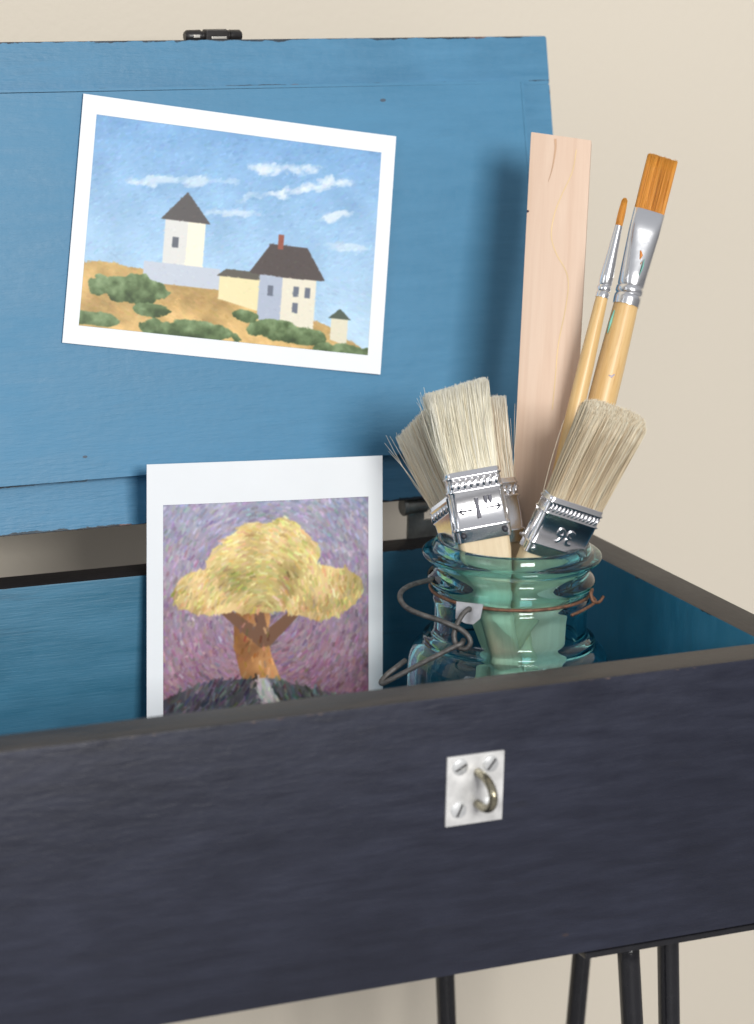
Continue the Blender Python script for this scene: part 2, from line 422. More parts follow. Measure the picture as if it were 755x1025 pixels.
# staple plate on the front
M['zinc'] = plain('zinc plate', (0.75, 0.745, 0.73), 0.42, 0.35, 0.22, 110, 0.2)
M['screw'] = plain('screw steel', (0.74, 0.75, 0.75), 0.35, 0.55, 0.15, 200, 0.1)
M['brass'] = plain('tarnished brass steel', (0.36, 0.33, 0.24), 0.26, 0.95, 0.3, 200, 0.2)
px0, px1, pz0, pz1 = 0.4484, 0.4738, -0.0545, -0.0252
bm = bmesh.new(); add_box(bm, (px0, -0.0012, pz0), (px1, 0.0002, pz1), None, 0.0004)
plate = link('staple_plate', bm, M['zinc'], trunk); autosmooth(plate, 40)
scr = [(461, 768), (491.5, 764.5), (459.5, 811), (490, 805.5)]
for k, q in enumerate(scr):
    p = on_plane(q[0], q[1], (0, -0.0014, 0), (0, 1, 0)); ang = (0.5, 0.9, 1.15, 0.2)[k]
    bm = bmesh.new()
    mw = frame((p.x, -0.0012, p.z), (0, -1, 0), (math.cos(ang), 0, math.sin(ang)))
    add_lathe(bm, [(0.0, 0.0), (0.0035, 0.0), (0.0033, 0.0006), (0.0021, 0.0010), (0.0, 0.0011)], 20, mw)
    s = link('screw', bm, M['screw'], plate); autosmooth(s, 30)
    bm = bmesh.new(); add_box(bm, (-0.0027, -0.00035, 0.0005), (0.0027, 0.00035, 0.00125), mw)
    link('slot', bm, M['blackmetal'], s)
xs = on_plane(476.5, 787, (0, 0, 0), (0, 1, 0)).x
zt = on_plane(476.5, 772, (0, 0, 0), (0, 1, 0)).z; zb = on_plane(476, 803, (0, 0, 0), (0, 1, 0)).z
zm = (zt + zb) / 2; hz = (zt - zb) / 2
pts = [(xs, 0.0, zt)] + [(xs, -0.005 - 0.0105 * math.sin(a), zm + hz * math.cos(a)) for a in [math.pi * k / 14 for k in range(15)]] + [(xs, -0.002, zb)]
bm = bmesh.new(); add_tube(bm, [Vector(p) for p in pts], 0.0018, 14)
link('staple', bm, M['brass'], plate, smooth=True)

# hairpin legs
M['leg'] = plain('black powder coated steel', (0.012, 0.012, 0.015), 0.16, 0.0, 0.2, 250, 0.25)
def hairpin(tops, bots, plate_box, name='leg'):
    """tops/bots: two 3-D points each; the rods run down and join in a U at the floor"""
    a0, a1 = [Vector(t) for t in tops]; b0, b1 = [Vector(t) for t in bots]
    zend = ZF + 0.006
    def ext(a, b):
        t = (zend + 0.012 - a.z) / (b.z - a.z); return a + (b - a) * t
    e0, e1 = ext(a0, b0), ext(a1, b1)
    mid = (e0 + e1) / 2; mid.z = zend - 0.0012
    q0 = e0 + (mid - e0) * 0.25; q0.z = zend + 0.003
    q1 = e1 + (mid - e1) * 0.25; q1.z = zend + 0.003
    pts = [a0, a0 + (e0 - a0) * 0.3, a0 + (e0 - a0) * 0.65, e0, q0, mid, q1, e1, a1 + (e1 - a1) * 0.65, a1 + (e1 - a1) * 0.3, a1]
    bm = bmesh.new(); add_tube(bm, catmull(pts, 8), 0.0048, 18)
    lg = link(name, bm, M['leg'], trunk, smooth=True)
    bm = bmesh.new(); add_box(bm, plate_box[0], plate_box[1], None, 0.0006)
    link('mounting_plate', bm, M['leg'], lg)
zt_ = -HB - 0.0030
def yp(px, py, y): return on_plane(px, py, (0, y, 0), (0, 1, 0))
def rod(pa, pb, y):
    a, b = yp(pa[0], pa[1], y), yp(pb[0], pb[1], y)
    t = (zt_ - a.z) / (b.z - a.z); return a + (b - a) * t, b
r0 = rod((629.5, 960), (633, 1025), 0.020); r1 = rod((669, 955), (670, 1025), 0.034)
hairpin((r0[0], r1[0]), (r0[1], r1[1]), ((0.5165, 0.0010, -HB - 0.0034), (0.6180, 0.058, -HB - 0.0006)))
r0 = rod((446, 985), (447.5, 1025), 0.205); r1 = rod((582, 960), (576, 1025), 0.190)
hairpin((r0[0], r1[0]), (r0[1], r1[1]), ((0.530, 0.165, -HB - 0.0034), (0.6200, 0.2225, -HB - 0.0006)))
for ys in (0.02, 0.205):
    a = Vector((XL + 0.02, ys, zt_)); b = a + Vector((0.006, 0, -0.1)); c = Vector((XL + 0.09, ys, zt_)); d = c + Vector((-0.006, 0, -0.1))
    hairpin((a, c), (b, d), ((XL + 0.006, ys - 0.014, -HB - 0.0034), (XL + 0.11, ys + 0.014, -HB - 0.0006)))

# ------------------------------------------------------------------ printed cards
def srgb(c): 
    c = np.asarray(c, float) / 255.0
    return np.where(c <= 0.04045, c / 12.92, ((c + 0.055) / 1.055) ** 2.4)
def fbm(h, w_, cell, seed, octs=4):
    r = np.random.default_rng(seed); out = np.zeros((h, w_)); amp = 1; tot = 0
    for o_ in range(octs):
        ch, cw = max(2, int(h / cell) + 2), max(2, int(w_ / cell) + 2); g = r.random((ch, cw))
        yy = np.linspace(0, ch - 1.001, h); xx = np.linspace(0, cw - 1.001, w_)
        yi, xi = yy.astype(int), xx.astype(int); fy, fx = (yy - yi)[:, None], (xx - xi)[None]
        fy, fx = fy * fy * (3 - 2 * fy), fx * fx * (3 - 2 * fx)
        a = g[yi][:, xi]; b = g[yi][:, xi + 1]; c = g[yi + 1][:, xi]; d = g[yi + 1][:, xi + 1]
        out += amp * (a * (1 - fy) * (1 - fx) + b * (1 - fy) * fx + c * fy * (1 - fx) + d * fy * fx); tot += amp
        amp *= 0.5; cell = max(2, cell / 2)
    return out / tot
def poly(im, X, Y, pts, col, a=1.0):
    ins = np.zeros(X.shape, bool); N = len(pts); j = N - 1
    for i in range(N):
        xi, yi = pts[i]; xj, yj = pts[j]
        if yi != yj:
            c = ((yi > Y) != (yj > Y)) & (X < (xj - xi) * (Y - yi) / (yj - yi) + xi); ins ^= c
        j = i
    im[ins] = im[ins] * (1 - a) + np.array(col) * a
    return ins
def strokes(im, n_, length, width, ang, jit, seed, region=None):
    """dab short strokes whose colour is picked from the picture under them and jittered"""
    r = np.random.default_rng(seed); H, W2 = im.shape[:2]; src = im.copy()
    for _ in range(n_):
        y, x = r.integers(0, H), r.integers(0, W2)
        if region is not None and not region[y, x]: continue
        a = ang(x / W2, 1 - y / H) + r.normal(0, 0.25); L = length * r.uniform(0.6, 1.3)
        c = np.clip(src[y, x] + r.normal(0, jit) + r.normal(0, jit * 0.55, 3), 0, 255)
        k = int(L * 1.6) + 1; t = np.linspace(-L / 2, L / 2, k)
        for dw in np.linspace(-width / 2, width / 2, max(1, int(width * 1.6))):
            xs_ = (x + t * math.cos(a) - dw * math.sin(a)).astype(int); ys_ = (y - t * math.sin(a) - dw * math.cos(a)).astype(int)
            ok = (xs_ >= 0) & (xs_ < W2) & (ys_ >= 0) & (ys_ < H)
            im[ys_[ok], xs_[ok]] = im[ys_[ok], xs_[ok]] * 0.25 + c * 0.75
    return im
def blur(im, k=1):
    for _ in range(k):
        im = (im + np.roll(im, 1, 0) + np.roll(im, -1, 0)) / 3; im = (im + np.roll(im, 1, 1) + np.roll(im, -1, 1)) / 3
    return im

def art_coast(H=380, W2=520):
    """a made-up farm on a dry hillside under a blue sky"""
    Y, X = np.mgrid[0:H, 0:W2]; X = X / W2; Y = 1 - Y / H
    t = Y[..., None]
    im = (1 - t) * np.array([190, 218, 238.]) + t * np.array([122, 170, 216.])
    im = im + (fbm(H, W2, 60, 3)[..., None] - 0.5) * 34
    n1 = fbm(H, W2, 40, 5); n2 = fbm(H, W2, 22, 9)
    for (cx, cy, ax, ay, rot_, s) in ((.66, .86, .12, .028, .15, .8), (.76, .79, .15, .030, .45, .9), (.60, .72, .10, .02, .35, .6), (.86, .66, .09, .020, .30, .7), (.32, .74, .18, .022, .18, .55), (.50, .62, .12, .018, .2, .5), (.90, .52, .08, .016, .1, .45)):
        dx, dy = X - cx, Y - cy; u = dx * math.cos(rot_) + dy * math.sin(rot_); v = -dx * math.sin(rot_) + dy * math.cos(rot_)
        k = np.clip(1.1 - (u / ax) ** 2 - ((v + (n2 - .5) * .05) / ay) ** 2 - (n1 - .5) * 2.6 - (fbm(H, W2, 9, 77) - .5) * 1.2, 0, 1) ** 0.8 * s
        im = im * (1 - k[..., None]) + np.array([240, 244, 246.]) * k[..., None]
    ridge = 0.30 - 0.27 * np.clip((X - .42) / .58, 0, 1) ** 1.15 + 0.015 * np.sin(X * 17) + .02 * (n1 - .5)
    hill = Y < ridge
    hc = np.array([204, 168, 104.]) + (fbm(H, W2, 34, 12)[..., None] - .5) * np.array([110, 96, 80.])
    im[hill] = hc[hill]
    im = strokes(im, 5200, 9, 2.4, lambda x, y: 0.5 if y > .35 else -0.35, 6.0, 4)
    # buildings (generic farm: long low barn, gabled house, small shed, squat round store)
    poly(im, X, Y, [(.26, .25), (.26, .56), (.40, .56), (.40, .25)], (222, 222, 218))
    poly(im, X, Y, [(.34, .25), (.34, .56), (.40, .56), (.40, .25)], (246, 240, 218))
    poly(im, X, Y, [(.245, .55), (.33, .69), (.415, .55)], (84, 80, 80))
    poly(im, X, Y, [(.29, .42), (.29, .47), (.31, .47), (.31, .42)], (96, 102, 112))
    poly(im, X, Y, [(.20, .24), (.20, .34), (.46, .34), (.46, .24)], (196, 204, 216))
    poly(im, X, Y, [(.46, .20), (.46, .31), (.60, .31), (.60, .16)], (238, 226, 178))
    poly(im, X, Y, [(.45, .31), (.48, .345), (.61, .345), (.60, .31)], (92, 88, 78))
    poly(im, X, Y, [(.60, .12), (.60, .36), (.71, .46), (.80, .35), (.80, .10)], (232, 226, 206))
    poly(im, X, Y, [(.60, .12), (.60, .35), (.68, .35), (.68, .12)], (176, 186, 204))
    poly(im, X, Y, [(.56, .34), (.63, .49), (.76, .49), (.83, .34), (.71, .335)], (78, 68, 66))
    poly(im, X, Y, [(.655, .47), (.655, .54), (.675, .54), (.675, .47)], (150, 82, 64))
    for q in ((.63, .24), (.72, .25), (.76, .25), (.72, .17)):
        poly(im, X, Y, [(q[0], q[1]), (q[0], q[1] + .05), (q[0] + .02, q[1] + .05), (q[0] + .02, q[1])], (104, 112, 128))
    poly(im, X, Y, [(.86, .06), (.86, .17), (.92, .17), (.92, .04)], (226, 220, 196))
    poly(im, X, Y, [(.85, .165), (.89, .215), (.93, .165)], (70, 84, 70))
    # bushes
    for (cx, cy, ax, ay) in ((.16, .20, .13, .065), (.05, .04, .08, .035), (.38, .035, .16, .05), (.24, .11, .07, .03), (.66, .08, .09, .05), (.76, .06, .08, .045), (.90, .01, .10, .035), (.56, .13, .05, .03)):
        k = ((X - cx) / ax) ** 2 + ((Y - cy) / ay) ** 2 + (n2 - .5) * 1.6 < 1
        g = np.array([88, 112, 66.]) + ((Y - cy) / ay)[..., None] * 26 + (fbm(H, W2, 14, 31)[..., None] - .5) * 130
        im[k] = g[k]
    im = strokes(im, 4000, 4, 1.6, lambda x, y: 0.5 if y > .35 else -0.35, 5.0, 8)
    return np.clip(blur(im, 1), 0, 255)

def art_tree(H=380, W2=300):
    """a made-up autumn tree on a dark hill, dabbed in short strokes"""
    Y, X = np.mgrid[0:H, 0:W2]; X = X / W2; Y = 1 - Y / H
    t = np.clip((Y - .2) / .8, 0, 1)[..., None]
    im = (1 - t) * np.array([142, 100, 116.]) + t * np.array([168, 166, 188.])
    im = im + (fbm(H, W2, 50, 2)[..., None] - .5) * np.array([50, 40, 36.])
    n1 = fbm(H, W2, 60, 15); n2 = fbm(H, W2, 26, 19)
    im = strokes(im, 8000, 8, 2.2, lambda x, y: math.atan2(y - .62, x - .5) + 1.57, 17, 21)
    # trunk
    tr = (np.abs(X - .47 - .05 * np.sin(Y * 9)) < .085 + .10 * np.clip(.42 - Y, 0, 1) + .02 * (n2 - .5)) & (Y < .62)
    tc_ = np.array([172, 120, 72.]) + (X - .45)[..., None] * 180 + (n2 - .5)[..., None] * np.array([110, 90, 60.])
    im[tr] = tc_[tr]
    for (x0, y0, x1, y1, wd) in ((.47, .50, .24, .64, .03), (.50, .50, .74, .66, .03), (.47, .55, .42, .78, .025)):
        px_, py_ = X - x0, Y - y0; vx, vy = x1 - x0, y1 - y0; L2 = vx * vx + vy * vy
        s_ = np.clip((px_ * vx + py_ * vy) / L2, 0, 1); d = np.hypot(px_ - s_ * vx, py_ - s_ * vy)
        im[d < wd * (1 - .6 * s_)] = (120, 84, 62)
    # crown
    cr = np.zeros(X.shape, bool)
    for (cx, cy, ax, ay) in ((.50, .80, .24, .13), (.24, .68, .20, .085), (.76, .66, .22, .10), (.50, .68, .34, .085), (.36, .78, .16, .08)):
        cr |= ((X - cx) / ax) ** 2 + ((Y - cy) / ay) ** 2 + (n2 - .5) * .9 < 1
    cc = np.array([214, 190, 124.]) + (n1 - .5)[..., None] * np.array([110, 80, 90.]) - 38 * (np.clip(np.sin(X * 21 + 3 * n1) * np.sin(Y * 26 + 4 * n2), 0, 1))[..., None] * np.array([1.0, .95, .8]) + (Y - .7)[..., None] * np.array([60, 70, 50.])
    im[cr] = cc[cr]
    im = strokes(im, 5200, 9, 2.0, lambda x, y: math.atan2(y - .55, x - .5) + 1.3, 20, 41, cr)
    # hill
    hl = Y < .27 + .09 * np.sin((X + .1) * 3.3) + .02 * (n2 - .5)
    hc = np.array([74, 72, 84.]) + (n2 - .5)[..., None] * np.array([70, 76, 80.]) + X[..., None] * np.array([26, 30, 16.])
    im[hl] = hc[hl]
    pth = hl & (np.abs(X - .50 - (.30 - Y) * .5) < .04 + (.30 - Y) * .12); im[pth] = (186, 180, 176)
    im = strokes(im, 4200, 11, 2.2, lambda x, y: 1.0 if x < .45 else 2.0, 22, 61, hl)
    im = strokes(im, 1500, 8, 2.0, lambda x, y: 1.5, 18, 71, tr & ~hl)
    return np.clip(blur(im, 1), 0, 255)

M['paper'] = plain('white card stock', (0.85, 0.875, 0.90), 0.45, 0.0, 0.01, 60, 0.03)
m, n, l, bs = mat('colour print')
at_ = n.new('ShaderNodeAttribute'); at_.attribute_name = 'print_colour'
l.new(at_.outputs['Color'], bs.inputs['Base Color']); bs.inputs['Roughness'].default_value = 0.38
bump(n, l, noise(n, l, coords(n, l), 900, 2), 0.05, 0.0002, bs)
M['print'] = m

def card(name, label, corners, art, inner, curl, picname, thick=0.0004):
    """corners TL,TR,BR,BL; inner (u0,u1,v0,v1) rectangle of the picture; curl(u,v) lifts along the normal"""
    TL, TR, BR, BL = [Vector(c) for c in corners]
    nrm = (TR - TL).cross(BL - TL).normalized()
    if nrm.dot(W_) > 0: nrm = -nrm
    org = (BL + BR) / 2
    def P(u, v, d): 
        return (TL * (1 - u) + TR * u) * v + (BL * (1 - u) + BR * u) * (1 - v) + nrm * (curl(u, v) + d) - org
    nu, nv = 24, 24
    bm = bmesh.new()
    g = [[[bm.verts.new(P(i / nu, j / nv, d)) for j in range(nv + 1)] for i in range(nu + 1)] for d in (0.0, -thick)]
    for s, gg in enumerate(g):
        for i in range(nu):
            for j in range(nv):
                q = (gg[i][j], gg[i + 1][j], gg[i + 1][j + 1], gg[i][j + 1]); bm.faces.new(q if s == 0 else q[::-1])
    for i in range(nu):
        for j in (0, nv): bm.faces.new((g[0][i][j], g[0][i + 1][j], g[1][i + 1][j], g[1][i][j]))
    for j in range(nv):
        for i in (0, nu): bm.faces.new((g[0][i][j], g[0][i][j + 1], g[1][i][j + 1], g[1][i][j]))
    bmesh.ops.recalc_face_normals(bm, faces=bm.faces)
    o = link(name, bm, M['paper'], None, False, org); autosmooth(o, 40)
    tag(o, label, 'art card')
    # picture
    H, W2 = art.shape[:2]; u0, u1, v0, v1 = inner
    uu = u0 + (u1 - u0) * np.linspace(0, 1, W2); vv = v1 + (v0 - v1) * np.linspace(0, 1, H)
    V = np.zeros((H, W2, 3))
    a, b, c, d = [np.array(x - org) for x in (TL, TR, BR, BL)]; nn = np.array(nrm)
    for r_ in range(H):
        v = vv[r_]; lift = np.array([curl(u, v) for u in uu]) + 0.00012
        V[r_] = ((1 - uu)[:, None] * a + uu[:, None] * b) * v + ((1 - uu)[:, None] * d + uu[:, None] * c) * (1 - v) + lift[:, None] * nn
    idx = np.arange(H * W2).reshape(H, W2)
    F = np.stack([idx[1:, :-1], idx[1:, 1:], idx[:-1, 1:], idx[:-1, :-1]], -1).reshape(-1, 4)
    me = bpy.data.meshes.new(picname)
    me.vertices.add(H * W2); me.vertices.foreach_set('co', V.reshape(-1))
    me.loops.add(F.size); me.loops.foreach_set('vertex_index', F.reshape(-1).astype(np.int32))
    me.polygons.add(len(F)); me.polygons.foreach_set('loop_start', (np.arange(len(F)) * 4).astype(np.int32))
    me.update(calc_edges=True)
    ca = me.color_attributes.new('print_colour', 'FLOAT_COLOR', 'POINT')
    cols = np.ones((H * W2, 4)); cols[:, :3] = srgb(art.reshape(-1, 3)); ca.data.foreach_set('color', cols.reshape(-1).astype(np.float32))
    me.materials.append(M['print']); me.polygons.foreach_set('use_smooth', np.ones(len(F), bool))
    p = bpy.data.objects.new(picname, me); COL.objects.link(p); p.parent = o
    return o

pl0 = LO + LN * 0.0066
cs = [on_plane(q[0], q[1], pl0, LN) for q in ((83, 94), (395, 137), (379.5, 375), (62, 343))]
card('postcard', 'white bordered landscape postcard stuck at a slant on the blue lid', cs, art_coast(),
     (0.045, 0.955, 0.075, 0.925), lambda u, v: 0.0016 * (abs(u - .5) * 2) ** 3 * (0.4 + 0.6 * u) + 0.0004 * v, 'landscape_picture')
# standing card leaning in the box
ZC = 0.052
tl = on_plane(147, 465, (0, 0, ZC), (0, 0, 1)); tr = on_plane(383, 456, (0, 0, ZC), (0, 0, 1))
lean = Vector((-0.0015, 0.014, 0))
bl_ = Vector((tl.x - 0.0062, tl.y, -0.1096)) - lean; br_ = Vector((tr.x - 0.0035, tr.y, -0.1096)) - lean
card('postcard', 'white bordered portrait-format card standing inside the trunk beside the glass jar', [tl, tr, br_, bl_], art_tree(),
     (0.068, 0.938, 0.10, 0.885), lambda u, v: 0.0008 * math.sin(u * math.pi) * v, 'painted_picture')

# ------------------------------------------------------------------ the glass jar
m, n, l, bs = mat('aqua glass')
bs.inputs['Base Color'].default_value = (0.93, 0.995, 0.99, 1); bs.inputs['Transmission Weight'].default_value = 1.0
bs.inputs['IOR'].default_value = 1.48; bs.inputs['Roughness'].default_value = 0.0
va = n.new('ShaderNodeVolumeAbsorption'); va.inputs['Color'].default_value = (0.05, 0.72, 0.79, 1); va.inputs['Density'].default_value = 100.0
l.new(va.outputs[0], n['Material Output'].inputs['Volume'])
bump(n, l, noise(n, l, coords(n, l, (1, 1, .5)), 40, 2), 0.10, 0.002, bs)
M['glass'] = m
ztop = 0.0265; zfl = -0.1097; HJ = ztop - zfl
jar = thing('glass_jar', 'aqua glass canning jar with wire bail holding brushes and a wood slat', 'jar', Matrix.Translation((JC.x, JC.y, zfl)))
out = [(0, 0.0), (0.034, 0.0), (0.040, 0.0015), (0.0440, 0.006), (0.0455, 0.012), (0.0455, HJ - 0.060), (0.0448, HJ - 0.0545), (0.0432, HJ - 0.0505),
       (0.0408, HJ - 0.0487), (0.0386, HJ - 0.0476), (0.0380, HJ - 0.0468), (0.0389, HJ - 0.0458), (0.0386, HJ - 0.0444), (0.0364, HJ - 0.0433), (0.0346, HJ - 0.0424), (0.0345, HJ - 0.0400), (0.0345, HJ - 0.0290), (0.0352, HJ - 0.0278), (0.0352, HJ - 0.0262),
       (0.0340, HJ - 0.0252), (0.0338, HJ - 0.0222), (0.0352, HJ - 0.0212), (0.0372, HJ - 0.0195), (0.0378, HJ - 0.0180), (0.0370, HJ - 0.0162), (0.0350, HJ - 0.0145),
       (0.0340, HJ - 0.0125), (0.0346, HJ - 0.0103), (0.0375, HJ - 0.0090), (0.0396, HJ - 0.0080), (0.0402, HJ - 0.0066), (0.0395, HJ - 0.0054), (0.0365, HJ - 0.0050),
       (0.0352, HJ - 0.0042), (0.0347, HJ - 0.0015), (0.0335, HJ - 0.0001), (0.0322, HJ)]
inn = [(0.0308, HJ - 0.0008), (0.0303, HJ - 0.003), (0.0303, HJ - 0.0445), (0.0310, HJ - 0.0475), (0.0345, HJ - 0.0505), (0.0392, HJ - 0.0535), (0.0414, HJ - 0.0580), (0.0420, 0.016), (0.0400, 0.009), (0.034, 0.0055), (0, 0.005)]
bm = bmesh.new(); add_lathe(bm, out + inn, 128)
jb = link('jar_body', bm, M['glass'], jar, smooth=True)
md = jb.modifiers.new('sub', 'SUBSURF'); md.levels = 1; md.render_levels = 1

M['wire'] = plain('weathered galvanised wire', (0.11, 0.105, 0.10), 0.5, 0.5, 0.4, 400, 0.6)
M['rust'] = plain('rusty neck wire', (0.20, 0.10, 0.06), 0.6, 0.4, 0.5, 500, 0.6)
M['tab'] = plain('dull zinc tab', (0.50, 0.50, 0.52), 0.5, 0.5, 0.15, 300, 0.3)
org = Vector((JC.x, JC.y, zfl)); IM = Matrix.Translation(-org)
def jwire(name, pts, rad, matl, parent=jar, n_=8, closed=False):
    bm = bmesh.new(); add_tube(bm, catmull(pts, n_, closed), rad, 10, closed); bm.transform(IM)
    return link(name, bm, matl, parent, smooth=True)
# neck wire runs round the groove under the bead
zr = ztop - 0.0228
ring = [Vector((JC.x + 0.0358 * math.cos(a), JC.y + 0.0358 * math.sin(a), zr)) for a in [2 * math.pi * k / 48 for k in range(48)]]
nw = jwire('neck_wire', ring, 0.0008, M['rust'], jar, 2, True)
# twisted end on the right
jwire('neck_wire_twist', [at(572, 616, -.033), at(583, 611, -.028), at(593, 605, -.018), at(596, 601, -.012), at(592, 596, -.014), at(593, 590, -.012), at(591, 594, -.016),
                          at(594, 602, -.017), at(600, 602.5, -.014), at(604, 597, -.012)], 0.0007, M['rust'], nw, 6)
# metal tab hanging from the neck wire
tb = [(457, 602), (484, 605), (481, 619), (474, 625), (466, 624), (456, 619)]
bm = bmesh.new()
f0 = [bm.verts.new(at(x, y, -0.0385 + (x - 470) * 0.00018 * -1)) for x, y in tb]; f1 = [bm.verts.new(v.co + W_ * 0.0008) for v in f0]
bm.faces.new(f0); bm.faces.new(f1[::-1])
for k in range(len(tb)): bm.faces.new((f0[k], f1[k], f1[(k + 1) % 6], f0[(k + 1) % 6]))
bm.transform(IM); bmesh.ops.recalc_face_normals(bm, faces=bm.faces)
link('wire_tab', bm, M['tab'], nw)
# upper bail: from behind the neck round to the front eye
jwire('upper_bail', [at(436, 579, -.006), at(428, 581, -.012), at(412, 585.5, -.022), at(402, 592, -.030), at(401, 600, -.036), at(407, 608, -.040), at(420, 614.5, -.043), at(440, 621, -.045),
                     at(452, 626, -.046), at(461, 630, -.0465), at(468, 636, -.047), at(471, 643, -.047), at(467, 649, -.0465), at(460, 648.5, -.046), at(455.5, 642, -.045), at(455, 633, -.0445),
                     at(459, 622, -.0435), at(464, 614, -.042), at(469.5, 609.5, -.040), at(470, 611.5, -.037)], 0.00115, M['wire'])
# lower bail
jwire('lower_bail', [at(464, 641, -.044), at(461.5, 644.5, -.0495), at(452, 649, -.050), at(430, 660, -.050), at(408, 671.5, -.049), at(390, 681, -.048), at(383, 684, -.047), at(382, 682, -.046),
                     at(388, 675, -.044), at(397, 668, -.042), at(406, 661, -.038)], 0.00115, M['wire'])

# ------------------------------------------------------------------ wooden slat
def mk_slat_mat():
    m, n, l, bs = mat('pale pine slat')
    v = coords(n, l, (70, 70, 3.2)); g = noise(n, l, v, 4.0, 5, 0.6, 0.8)
    c = mix(n, l, ramp(n, l, g, [(0.3, G(0)), (0.72, G(1))]), (0.70, 0.51, 0.385), (0.77, 0.59, 0.46))
    g2 = noise(n, l, coords(n, l, (40, 40, 1.0)), 3.0, 3, 0.5, 0.4)
    c = mix(n, l, math_(n, l, 'MULTIPLY', ramp(n, l, g2, [(0.60, G(0)), (0.68, G(1)), ]), 0.35), c, (0.55, 0.34, 0.22))
    for sc, th, col, sel_ in ((150, 0.11, (0.05, 0.03, 0.05), 0.94), (90, 0.05, (0.30, 0.04, 0.05), 0.93)):
        vo = n.new('ShaderNodeTexVoronoi'); vo.inputs['Scale'].default_value = sc; l.new(coords(n, l), vo.inputs['Vector'])
        sp = n.new('ShaderNodeSeparateColor'); l.new(vo.outputs['Color'], sp.inputs[0])
        k = math_(n, l, 'MULTIPLY', math_(n, l, 'LESS_THAN', vo.outputs['Distance'], th), math_(n, l, 'GREATER_THAN', sp.outputs[0], sel_))
        c = mix(n, l, k, c, col)
    l.new(c, bs.inputs['Base Color']); bs.inputs['Roughness'].default_value = 0.6
    bump(n, l, g, 0.15, 0.0003, bs)
    return m
M['slat'] = mk_slat_mat()
st, sb = at(562, 138, 0.050), at(527, 800, -0.004)
ax = (st - sb); Ls = ax.length
mw = frame(sb, ax, R_ + W_ * -0.10)
wt = (at(592, 141, 0.05) - at(531.5, 135, 0.05)).length / 2
wb = wt * 0.92
slat = thing('wood_slat', 'flat pale wooden slat standing tallest at the back of the jar', 'slat', mw)
bm = bmesh.new(); vs = add_box(bm, (-wt, -0.003, 0), (wt, 0.003, Ls), None, 0.0006)
for v in bm.verts:
    v.co.x *= 1 + (v.co.z / Ls - 1) * 0.07
    if v.co.z > Ls * 0.9: v.co.z += -0.0022 * v.co.x / wt - 0.0006 * math.sin(v.co.x * 320)
sl = link('slat_board', bm, M['slat'], slat); autosmooth(sl, 30)
# wandering yellow pencil line and a dark resin streak on the face
M['yellow'] = plain('yellow line', (0.80, 0.60, 0.33), 0.6)
M['resin'] = plain('brown resin streak', (0.56, 0.36, 0.23), 0.6)
def face_line(name, pix, hw, matl, parent):
    n_ = mw.to_3x3() @ Vector((0, -1, 0)); base = mw @ Vector((0, -0.00306, 0)); inv = mw.inverted()
    P_ = catmull([inv @ on_plane(x, y, base, n_) for x, y in pix], 8)
    bm = bmesh.new(); pv = None
    for i, p in enumerate(P_):
        a, b = P_[max(0, i - 1)], P_[min(len(P_) - 1, i + 1)]; t = (b - a).normalized(); s = Vector((t.z, 0, -t.x))
        wd = hw(i / (len(P_) - 1)) if callable(hw) else hw
        q = (bm.verts.new(p + s * wd), bm.verts.new(p - s * wd))
        if pv: bm.faces.new((pv[0], pv[1], q[1], q[0]))
        pv = q
    bmesh.ops.recalc_face_normals(bm, faces=bm.faces)
    r = bmesh.ops.extrude_face_region(bm, geom=bm.faces[:]); 
    for g_ in r['geom']:
        if isinstance(g_, bmesh.types.BMVert): g_.co.y -= 0.00006
    return link(name, bm, matl, parent)
face_line('yellow_mark', [(577, 150), (573, 172), (562, 196), (555, 215), (552, 236), (557, 254), (566, 270), (569, 285), (566, 310), (559, 345), (556, 378), (553, 410)], 0.00022, M['yellow'], sl)
face_line('resin_streak', [(556, 139), (556, 150), (553, 168), (549, 182)], lambda t: 0.0005 * (1 - t) + 0.0001, M['resin'], sl)

# ------------------------------------------------------------------ brushes
def hair_mat(name, cols, rough=0.45):
    m, n, l, bs = mat(name)
    a = n.new('ShaderNodeAttribute'); a.attribute_name = 'tone'
    l.new(ramp(n, l, a.outputs['Fac'], cols), bs.inputs['Base Color']); bs.inputs['Roughness'].default_value = rough
    bs.inputs['Specular IOR Level'].default_value = 0.35
    return m
M['hog'] = hair_mat('cream hog bristle', [(0.0, (0.66, 0.50, 0.30)), (0.15, (0.88, 0.79, 0.58)), (0.5, (0.94, 0.89, 0.72)), (1.0, (0.97, 0.95, 0.86))])
M['hog_brown'] = hair_mat('tan hog bristle', [(0.0, (0.48, 0.31, 0.18)), (0.3, (0.78, 0.64, 0.46)), (0.6, (0.90, 0.82, 0.66)), (1.0, (0.96, 0.93, 0.83))])
M['hog_grey'] = hair_mat('beige trimmed bristle', [(0.0, (0.46, 0.34, 0.21)), (0.3, (0.62, 0.50, 0.34)), (0.6, (0.74, 0.62, 0.44)), (1.0, (0.90, 0.84, 0.68))])
M['nylon'] = hair_mat('orange synthetic bristle', [(0.0, (0.38, 0.13, 0.02)), (0.4, (0.62, 0.24, 0.03)), (1.0, (0.82, 0.40, 0.08))], 0.3)
m, n, l, bs = mat('bright tin ferrule')
bs.inputs['Metallic'].default_value = 1.0; bs.inputs['Base Color'].default_value = (0.86, 0.86, 0.88, 1); bs.inputs['Roughness'].default_value = 0.22
bump(n, l, noise(n, l, coords(n, l), 180, 2), 0.12, 0.0008, bs)
M['tin'] = m
m, n, l, bs = mat('satin aluminium ferrule')
bs.inputs['Metallic'].default_value = 1.0; bs.inputs['Base Color'].default_value = (0.84, 0.85, 0.87, 1); bs.inputs['Roughness'].default_value = 0.24
bump(n, l, noise(n, l, coords(n, l), 250, 2), 0.1, 0.0006, bs)
M['alu'] = m
